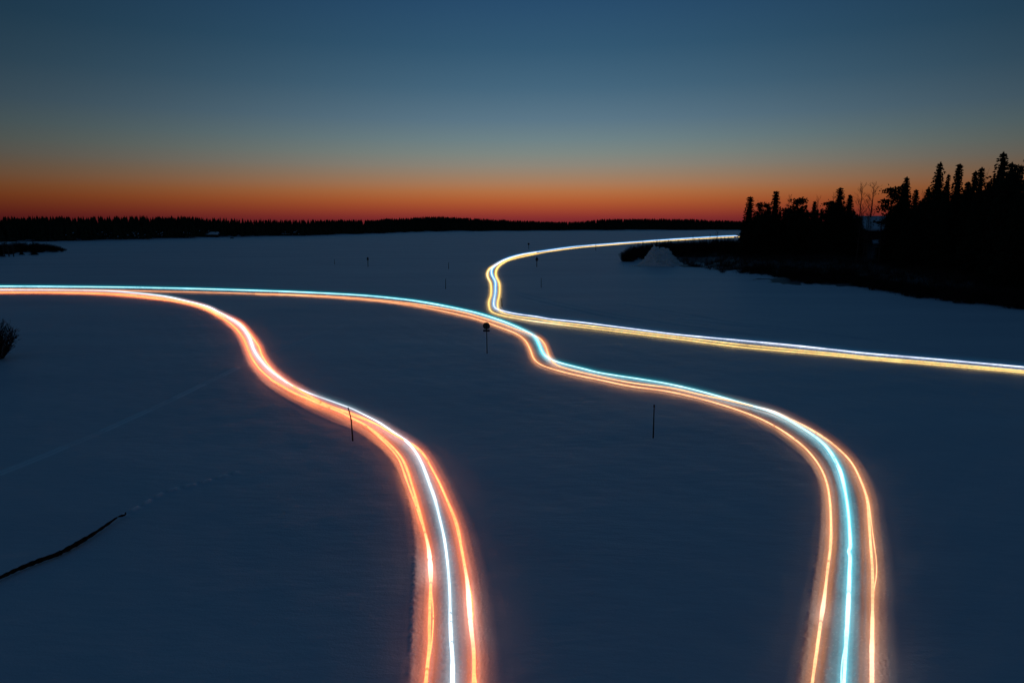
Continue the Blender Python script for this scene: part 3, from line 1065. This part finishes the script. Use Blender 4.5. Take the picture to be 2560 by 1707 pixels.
lone = []
for s in range(4):
    rr = random.Random(50 + s)
    c = MB()
    far_spruce(rr, c, 0, 0, 0, 12.0, 1.7 + .3 * s)
    c.tube([(0, 0, -.5), (0, 0, 6)], [.18, .1], 4)
    o = c.build('far_spruce', M['needle'])
    lone.append(o)
for k in range(190):
    px_ = R.uniform(-120, 700)
    back = R.choice([R.uniform(1, 8), R.uniform(10, 100)])
    x_, y_, a = far_point(px_, back)
    s = R.uniform(.75, 1.12) * (0.85 if back < 9 else 1)
    put(R.choice(lone), (x_, y_, ground_z(x_, y_)), s * R.uniform(.8, 1.3), s, R.uniform(0, 6),
        ('small dark spruce in front of the far wood ' if back < 9 else 'small dark spruce deep in the wood ') + ('behind the spit' if px_ < 170 else 'between spit and snowy boughs' if px_ < 330 else 'above the snowy boughs' if px_ < 500 else 'beside the tiny snow roofed hut' if px_ < 600 else 'right of the boulder on the ice'), 'spruce', 'spruces of the wood along the far left shore')
for px_, yt in ((35, 540), (75, 539.5), (132, 539), (170, 540), (452, 540), (470, 541)):
    a = math.atan2(*ray(px_, 590)[:2])
    x_, y_, a = far_point(px_, 45)
    top = at_depth(px_, yt, y_)
    g_ = ground_z(top[0], top[1])
    put(lone[2], (top[0], top[1], g_), 1.3, (top[2] - g_) / 12.0, R.uniform(0, 6),
        'spruce standing out above the treetops of the far left wood', 'spruce', 'taller spruces above the far left wood')
c = MB()
rr = random.Random(99)
for k in range(9000):
    px_ = rr.uniform(-700, 2100) if k < 5600 else rr.uniform(780, 1900)
    if 905 < px_ < 914 and rr.random() < .85: continue
    back = rr.random() ** 1.3 * 112 + 1
    x_, y_, a = far_point(px_, back)
    sc_ = 1.0 if px_ < 950 else 1.15
    H = rr.uniform(9.0, 12.2) * (1 if back > 12 else .85) * sc_
    far_spruce(rr, c, x_, y_, ground_z(x_, y_), H, rr.uniform(1.7, 3.0) * (sc_ if px_ < 850 else 1.5))
tag(c.build('far_forest', M['needle']), 'dark conifer forest lining the far shore of the lake', 'forest', kind='stuff')

# snow caught on boughs and clearings of the left wood
c = MB()
for k in range(120):
    px_ = R.choice([R.gauss(345, 30), R.gauss(480, 12), R.gauss(300, 60), R.gauss(735, 12), R.gauss(530, 40)])
    x_, y_, a = far_point(px_, R.uniform(1, 3))
    z_ = R.uniform(.8, 6)
    w = R.uniform(.2, .7)
    P_ = [(x_ - w, y_ - 2.2, z_ - .1), (x_, y_ - 2.8, z_ - .25), (x_ + w, y_ - 2.2, z_ + R.uniform(-.3, .2)), (x_, y_ - 1.8, z_ + R.uniform(.1, .5))]
    c.face(P_)
tag(c.build('bough_snow', M['roof_snow']), 'bits of snow caught on boughs along the far left wood', 'snow', kind='stuff')


def make_cabin(loc, W, D, wall_h, roof_h, rot, label, window=True):
    root = empty('cabin', loc)
    root.rotation_euler = (0, 0, rot)

    def box(m_, x0, x1, y0, y1, z0, z1):
        i = len(m_.v)
        m_.v += [(x0, y0, z0), (x1, y0, z0), (x1, y1, z0), (x0, y1, z0), (x0, y0, z1), (x1, y0, z1), (x1, y1, z1), (x0, y1, z1)]
        for f in ((0, 3, 2, 1), (4, 5, 6, 7), (0, 1, 5, 4), (1, 2, 6, 5), (2, 3, 7, 6), (3, 0, 4, 7)):
            m_.f.append(tuple(i + k for k in f))
    w = MB()
    n = int(wall_h / .3)
    for k in range(n):
        o_ = 0.02 if k % 2 else 0
        box(w, -W / 2 - o_, W / 2 + o_, -D / 2 - o_, D / 2 + o_, -.6 if k == 0 else k * wall_h / n + .005, (k + 1) * wall_h / n)
    i = len(w.v)
    w.v += [(-W / 2, -D / 2, wall_h + .003), (W / 2, -D / 2, wall_h + .003), (W / 2, D / 2, wall_h + .003), (-W / 2, D / 2, wall_h + .003), (-W / 2, 0, wall_h + roof_h - .06), (W / 2, 0, wall_h + roof_h - .06)]
    for f in ((0, 4, 3), (1, 2, 5), (0, 1, 5, 4), (3, 4, 5, 2)):
        w.f.append(tuple(i + q for q in f))
    w.build('wall', M['log'], root)
    for nm_, th, ov, mt in (('roof', .12, .55, M['log']), ('roof_snow', .45, .6, M['roof_snow'])):
        r = MB()
        zb = wall_h + (.13 if nm_ == 'roof_snow' else 0)
        for s in (-1, 1):
            sl = roof_h / (D / 2)
            ye = s * (D / 2 + ov)
            ze = zb - sl * ov
            x0, x1 = -W / 2 - ov, W / 2 + ov
            i = len(r.v)
            r.v += [(x0, ye, ze), (x1, ye, ze), (x1, 0, zb + roof_h), (x0, 0, zb + roof_h), (x0, ye, ze + th), (x1, ye, ze + th), (x1, 0, zb + roof_h + th), (x0, 0, zb + roof_h + th)]
            for f in ((0, 3, 2, 1), (4, 5, 6, 7), (0, 1, 5, 4), (1, 2, 6, 5), (3, 0, 4, 7)):
                r.f.append(tuple(i + q for q in f))
        r.build(nm_, mt, root)
    ch = MB(); box(ch, W * .2, W * .2 + .6, -.9, -.3, wall_h + roof_h * .6, wall_h + roof_h + .9)
    ch.build('chimney', M['metal'], root)
    if window:
        for xx in (-W * .28, W * .05):
            g_ = MB(); box(g_, xx, xx + 1.0, -D / 2 - .05, -D / 2 - .025, .9, 1.9)
            fr = MB()
            for q in ((xx - .1, xx, .8, 2.0), (xx + 1, xx + 1.1, .8, 2.0), (xx, xx + 1, .8, .9), (xx, xx + 1, 1.9, 2.0)):
                box(fr, q[0], q[1], -D / 2 - .07, -D / 2 - .022, q[2], q[3])
            wd = fr.build('window', M['metal'], root)
            g_.build('pane', M['glass'], wd)
    tag(root, label, 'cabin')
    return root


p = at_depth(2190, 583, 186)
make_cabin((p[0], p[1], ground_z(p[0], p[1]) - .1), 11.0, 8.0, 2.1, 3.0, math.radians(-6), 'dark cabin with thick snow on its roof, glimpsed between the trunks of the forest point')
x_, y_, a = far_point(540, 1)
make_cabin((x_, y_ - 4, .4), 7.0, 6.0, 2.2, 1.6, math.radians(12), 'tiny snow roofed hut at the edge of the far left wood', False)
x_, y_, a = far_point(524, 3)
make_cabin((x_, y_ - 2, .5), 4.0, 4.0, 1.8, 1.1, math.radians(-20), 'smaller shed left of the snow roofed hut on the far shore', False)
# dark lump on the ice near the far shore: a parked snowmobile sized boulder
p = G(580, 596.5)
bd = MB()
for i in range(7):
    for j in range(10):
        th, ph = math.pi / 2 * i / 6, 2 * math.pi * j / 10
        k_ = 1 + .18 * math.sin(3 * ph + i) + .1 * math.sin(7 * ph)
        bd.v.append((1.7 * k_ * math.cos(th) * math.cos(ph), .9 * k_ * math.cos(th) * math.sin(ph), .95 * math.sin(th) - .1))
for i in range(6):
    for j in range(10):
        bd.f.append((i * 10 + j, i * 10 + (j + 1) % 10, (i + 1) * 10 + (j + 1) % 10, (i + 1) * 10 + j))
o = bd.build('boulder', M['bark'])
o.location = (p[0], p[1], 0)
tag(o, 'small dark boulder on the ice just off the far left shore', 'boulder')

# ------------------------------------------------------------------ islet at the left edge and the near bush
for k in range(80):
    x_ = R.uniform(-90, 164)
    y_ = float(np.interp(x_, [-100, 0, 60, 167], [642, 637, 632.5, 629.3])) + R.uniform(-3.5, .8)
    p = G(x_, y_)
    s = float(np.interp(x_, [-80, 60, 130, 165], [1.3, 1.05, .85, .5])) * R.uniform(.8, 1.2)
    put(R.choice(shrubs), (p[0], p[1], ground_z(p[0], p[1])), s, s * .9, R.uniform(0, 6), ('leafless shrub at the pointed right end of the low dark spit' if x_ > 110 else 'leafless shrub beside the lone spruce on the low dark spit' if x_ > 50 else 'leafless shrub on the low dark spit by the left edge'), 'shrub', 'shrubs on the low spit at the left')
tree_at('spruce', 2, 82, 604, 255, 14, 'small lone spruce rising from the low spit at the left', 'spruce')
tree_at('spruce', 1, 51, 613, 255, 9, 'tiny spruce left of the lone one on the low spit', 'spruce')
for x_, yt in ((-60, 575), (-35, 582), (-12, 590), (6, 596), (18, 600), (30, 606)):
    tree_at('birch' if x_ > 5 else 'spruce', 1, x_, yt, 240, 26, ('dark spruce' if x_ <= 5 else 'bare tree') + ' at the very left edge behind the low spit, ' + {-60: 'outermost', -35: 'second', -12: 'third', 6: 'tallest bare one', 18: 'middle bare one', 30: 'lowest bare one'}[x_], 'tree', 'trees at the left edge by the spit')
p = G(-18, 897)
sh = make_shrub(77, H=3.4, Rd=2.0, stems=120)
sh.name = 'bare_bush'
sh.location = (p[0], p[1], 0)
sh.scale = (.95, .95, 1.05)
tag(sh, 'dark leafless bush cut off by the left edge below the light trails', 'bush')

# ------------------------------------------------------------------ snow pile
root = empty('snow_pile', (PILE[0], PILE[1], ground_z(PILE[0], PILE[1])))
Yp = PILE[1]
prof_p = [(1578, 0), (1596, .03), (1608, .25), (1618, .55), (1625, .82), (1631, .97), (1637, .94), (1645, .86), (1655, .88), (1668, .86), (1676, .66), (1683, .45), (1692, .27), (1702, .12), (1714, 0)]
Hm = (664 - 617) * Yp / F * 1.06
NX, NY = 90, 60
v, f = [], []
for j in range(NY):
    fy = -1 + 2 * j / (NY - 1)
    for i in range(NX):
        X_ = 1578 + (1714 - 1578) * i / (NX - 1)
        xx = (X_ - 1645) * Yp / F
        pz = float(np.interp(X_, [q[0] for q in prof_p], [q[1] for q in prof_p]))
        w_ = .25 + .75 * pz ** .6
        shp = max(0.0, 1 - abs(fy) / w_) ** .75 if abs(fy) < w_ else 0
        nz = .26 * math.sin(xx * 2.3 + fy * 9) * math.sin(xx * 1.1 - fy * 11) + .15 * R.gauss(0, 1)
        z_ = Hm * pz * shp + nz * min(1, 3 * pz * shp) - .08
        v.append((xx, fy * 5.0, z_))
for j in range(NY - 1):
    for i in range(NX - 1):
        a = j * NX + i
        f.append((a, a + 1, a + NX + 1, a + NX))
mesh_obj('heap', v, f, M['pile'], root)
c = MB()
for k in range(520):
    if k < 380:
        i, j = R.randrange(4, NX - 4), R.randrange(2, NY // 2 + 6)
        q = v[j * NX + i]
        if q[2] < .05 and R.random() < .8: continue
    else:
        q = (R.gauss(-3.4, 2.0), -2.5 + R.gauss(0, 1.0), 0.0)
    s = R.uniform(.08, .26)
    V8 = [Vector((sx * s, sy * s, sz * s)) * R.uniform(.7, 1.25) for sx in (-1, 1) for sy in (-1, 1) for sz in (-1, 1)]
    rot = Matrix.Rotation(R.uniform(0, 6), 3, Vector((R.random(), R.random(), R.random())).normalized())
    i0 = len(c.v)
    c.v += [tuple(rot @ w + Vector(q)) for w in V8]
    for fc in ((0, 1, 3, 2), (4, 6, 7, 5), (0, 4, 5, 1), (2, 3, 7, 6), (0, 2, 6, 4), (1, 5, 7, 3)):
        c.f.append(tuple(i0 + z for z in fc))
tag(c.build('snow_chunks', M['chunk'], root), kind='stuff')
tag(root, 'big lumpy heap of ploughed snow in front of the dark thicket', 'snow pile')


# ------------------------------------------------------------------ marker poles and signs
def px_h(ybase, ytop):
    Yd = G(1280, ybase)[1]
    return Yd, at_depth(1280, ytop, Yd)[2]


def marker(px_, yb, yt, label, r=.03, lean=0.0, bend=None, cap=False):
    p = G(px_, yb)
    _, H = px_h(yb, yt)
    root = empty('marker_pole', (p[0], p[1], 0))
    m_ = MB()
    pts = [(0, 0, -.25)]
    for k in range(1, 9):
        f_ = k / 8
        dx = lean * H * f_
        if bend and f_ > bend[0]:
            dx += bend[1] * (f_ - bend[0])
        pts.append((dx, 0, H * f_))
    m_.tube(pts, [r * (1.1 - .35 * k / 8) for k in range(9)], 8)
    m_.build('pole', M['pole'], root, smooth=True)
    if cap:
        c_ = MB()
        q = Vector(pts[-1])
        c_.tube([q + Vector((0, 0, -.16)), q + Vector((0, 0, -.01))], r * 1.25, 8)
        c_.build('reflector_band', M['sign_rim'], root)
    tag(root, label, 'marker pole', 'snow poles marking the routes over the lake')
    return root


marker(882, 1100, 1018, 'thin bent marker pole standing in front of the left orange light trail', r=.038, lean=-.035, bend=(.66, -.34))
marker(1633, 1094, 1011, 'straight slim black marker pole on open snow left of the right hand bend', r=.034, lean=-.004, cap=True)
marker(1121.5, 672, 656, 'faint thin pole on the snow, upper one of two near the middle of the lake', r=.07)
marker(1114, 722, 697, 'faint thin pole on the snow, lower one of two near the middle of the lake', r=.055, lean=.02)
marker(836.5, 661, 648, 'faint thin pole left of the small round headed sign on the lake', r=.07)
marker(1353, 719, 695, 'faint reddish thin pole right of the yellow edged loop', r=.05)
marker(1255, 765, 745, 'short dark stick at the right foot of the yellow edged loop', r=.06, lean=-.08)
marker(1489.5, 626.5, 611, 'dark marker pole standing before the far yellow white light trail', r=.11, cap=True)


def disc(m_, c0, rad, th, n=28):
    i = len(m_.v)
    for s in (-1, 1):
        for k in range(n):
            a_ = 2 * math.pi * k / n
            m_.v.append((c0[0] + rad * math.cos(a_), c0[1] + s * th / 2, c0[2] + rad * math.sin(a_)))
    m_.f.append(tuple(i + k for k in range(n)))
    m_.f.append(tuple(i + n + k for k in range(n))[::-1])
    for k in range(n):
        m_.f.append((i + k, i + n + k, i + n + (k + 1) % n, i + (k + 1) % n))


def bx(m_, x0, x1, y0, y1, z0, z1):
    i = len(m_.v)
    m_.v += [(x0, y0, z0), (x1, y0, z0), (x1, y1, z0), (x0, y1, z0), (x0, y0, z1), (x1, y0, z1), (x1, y1, z1), (x0, y1, z1)]
    for f_ in ((0, 3, 2, 1), (4, 5, 6, 7), (0, 1, 5, 4), (1, 2, 6, 5), (2, 3, 7, 6), (3, 0, 4, 7)):
        m_.f.append(tuple(i + k for k in f_))


# round sign with plate under it
p = G(1218, 884)
Yd, H = px_h(884, 806)
s1 = Yd / F
root = empty('round_sign', (p[0], p[1], 0))
root.rotation_euler = (0, 0, math.radians(4))
m_ = MB(); m_.tube([(0, .05, -.3), (-.02, .05, H * .5), (-.05, .05, H - .15)], .042, 10); m_.build('post', M['metal'], root, True)
m_ = MB(); disc(m_, (-.055, 0, H - 8.6 * s1), 8.7 * s1, .03); dface = m_.build('sign_face', M['sign_back'], root)
m_ = MB()
for k in range(32):
    a0, a1 = 2 * math.pi * k / 32, 2 * math.pi * (k + 1) / 32
    ro, ri = 8.85 * s1, 7.7 * s1
    cx, cz, y0 = -.055, H - 8.6 * s1, -.03
    m_.face([(cx + ri * math.cos(a0), y0, cz + ri * math.sin(a0)), (cx + ro * math.cos(a0), y0, cz + ro * math.sin(a0)), (cx + ro * math.cos(a1), y0, cz + ro * math.sin(a1)), (cx + ri * math.cos(a1), y0, cz + ri * math.sin(a1))])
    m_.face([(cx + ro * math.cos(a0), y0, cz + ro * math.sin(a0)), (cx + ro * math.cos(a0), .022, cz + ro * math.sin(a0)), (cx + ro * math.cos(a1), .022, cz + ro * math.sin(a1)), (cx + ro * math.cos(a1), y0, cz + ro * math.sin(a1))])
m_.build('rim', M['sign_rim'], dface)
m_ = MB(); bx(m_, -.055 - 1.6 * s1, -.055 + 1.9 * s1, -.035, -.018, H - 15.5 * s1, H - 1.8 * s1); m_.build('dark_band', M['sign_rim'], dface)
m_ = MB(); bx(m_, -.055 - 8.3 * s1, -.055 + 8.3 * s1, -.018, .012, H - 23.6 * s1, H - 18.6 * s1); m_.build('lower_plate', M['sign_rim'], root)
tag(root, 'dark round sign with a small plate under it on a post in open snow', 'road sign')


def small_sign(px_, yb, yt, shape, label, wpx, lean=0):
    p = G(px_, yb)
    Yd, H = px_h(yb, yt)
    s_ = Yd / F
    root = empty('lake_sign', (p[0], p[1], 0))
    m_ = MB(); m_.tube([(0, .06, -.3), (lean, .06, H - wpx * s_ * .4)], .10 if Yd > 150 else .06, 6); m_.build('post', M['pole'], root)
    m_ = MB()
    w = wpx * s_ / 2
    if shape == 'round':
        disc(m_, (lean, 0, H - w), w, .06, 16)
        m_.build('sign_face', M['sign_rim'], root)
    elif shape == 'tall':
        bx(m_, -w, w, -.05, .02, H - 3.4 * w, H - .5 * w)
        disc(m_, (0, .02, H - .9 * w), w * .9, .1, 12)
        m_.build('sign_face', M['sign_rim'], root)
    else:
        i = 0
        m_.v += [(-w, 0, H - 1.9 * w), (w, 0, H - 1.9 * w), (0, 0, H), (-w, .05, H - 1.9 * w), (w, .05, H - 1.9 * w), (0, .05, H)]
        m_.f += [(0, 1, 2), (5, 4, 3), (0, 3, 4, 1), (1, 4, 5, 2), (2, 5, 3, 0)]
        m_.build('sign_face', M['sign_rim'], root)
        m_ = MB(); bx(m_, -w * .55, w * .55, -.02, .03, H - 2.5 * w, H - 1.93 * w); m_.build('lower_plate', M['sign_rim'], root)
    tag(root, label, 'sign')


small_sign(1321.5, 622.5, 607.5, 'round', 'tiny round headed sign on the snow just above the yellow edged trail', 5.2)
small_sign(1342, 667, 641, 'triangle', 'small triangular topped warning sign just below the yellow edged trail', 9.0)
small_sign(920, 667, 643, 'tall', 'small dark sign with rounded head alone on the left part of the lake', 4.4)

# ------------------------------------------------------------------ dark branch at lower left
BR = [(-160, 1512), (-80, 1480), (0, 1443), (45, 1422), (100, 1400), (145, 1384), (190, 1360), (235, 1333), (270, 1309), (296, 1291), (312, 1287), (314, 1281)]
P = catmull(BR, 6)
W = [G(x_, y_, .10) for x_, y_ in P]
m_ = MB()
rb = []
for i, (x_, y_) in enumerate(P):
    f_ = i / (len(P) - 1)
    r0 = float(np.interp(x_, [-160, 0, 100, 190, 270, 298, 306, 314], [.055, .058, .072, .078, .05, .026, .048, .026]))
    rb.append(r0 * (1 + .12 * math.sin(i * 1.7) + .08 * R.gauss(0, 1)))
m_.tube([tuple(w) for w in W], rb, 8)
root = empty('fallen_branch', tuple(W[len(W) // 2]))
root.location = (0, 0, 0)
o = m_.build('limb', M['branch'], root, True)
tw = MB()
for i in (int(len(P) * .42), int(len(P) * .6), int(len(P) * .75)):
    w = Vector(W[i])
    tw.tube([w, w + Vector((.05, .03, .05)), w + Vector((.12, .0, .03))], [.014, .011, .005], 5)
tw.build('twig_stub', M['branch'], root)
tag(root, 'long dark curved branch lying on the snow at the lower left, ending at the footprints', 'branch')

# ------------------------------------------------------------------ light trails
t = empty('light_trail')
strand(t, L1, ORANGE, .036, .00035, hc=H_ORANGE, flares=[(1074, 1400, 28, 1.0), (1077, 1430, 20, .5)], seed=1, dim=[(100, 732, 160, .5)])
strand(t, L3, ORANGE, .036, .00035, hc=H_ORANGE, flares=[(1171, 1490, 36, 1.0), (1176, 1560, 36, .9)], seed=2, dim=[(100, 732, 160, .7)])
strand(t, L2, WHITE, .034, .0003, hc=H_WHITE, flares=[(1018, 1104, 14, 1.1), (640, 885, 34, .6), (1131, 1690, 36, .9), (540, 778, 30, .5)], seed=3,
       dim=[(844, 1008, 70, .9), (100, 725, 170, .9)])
strand(t, L1b, ORANGE, .020, seed=4)
strand(t, L3[16:], ORANGE, .014, .0003, seed=14, wander=.045)
strand(t, L1[16:], ORANGE, .012, .0003, seed=15, wander=.05)
strand(t, L2[20:], WHITE, .010, .0002, seed=16, wander=.03)
tag(t, 'glowing trail of orange and white light that swings down the left half of the snow', 'light trail')
t = empty('light_trail')
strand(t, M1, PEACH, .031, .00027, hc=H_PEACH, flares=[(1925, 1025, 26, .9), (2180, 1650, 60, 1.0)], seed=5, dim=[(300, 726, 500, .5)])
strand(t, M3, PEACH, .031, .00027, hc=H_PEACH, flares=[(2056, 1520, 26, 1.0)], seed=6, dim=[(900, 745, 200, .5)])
strand(t, M2[26:], CYAN, .012, .0002, seed=17, wander=.035)
strand(t, M1[24:], PEACH, .012, .0002, seed=18, wander=.04)
strand(t, M3[16:], PEACH, .012, .0002, seed=19, wander=.04)
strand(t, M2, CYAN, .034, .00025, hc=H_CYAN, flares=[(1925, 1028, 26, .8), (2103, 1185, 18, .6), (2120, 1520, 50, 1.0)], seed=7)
tag(t, 'glowing trail of turquoise and orange light from the left edge to the lower right corner', 'light trail')
t = empty('light_trail')
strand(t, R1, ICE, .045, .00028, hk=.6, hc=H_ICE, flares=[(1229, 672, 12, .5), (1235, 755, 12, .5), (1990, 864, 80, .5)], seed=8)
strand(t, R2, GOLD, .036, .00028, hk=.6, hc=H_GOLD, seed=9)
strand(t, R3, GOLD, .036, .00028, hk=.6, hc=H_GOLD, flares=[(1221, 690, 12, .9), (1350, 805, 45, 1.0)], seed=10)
tag(t, 'trail of yellow and icy blue light looping from the far shore to the right edge', 'light trail')
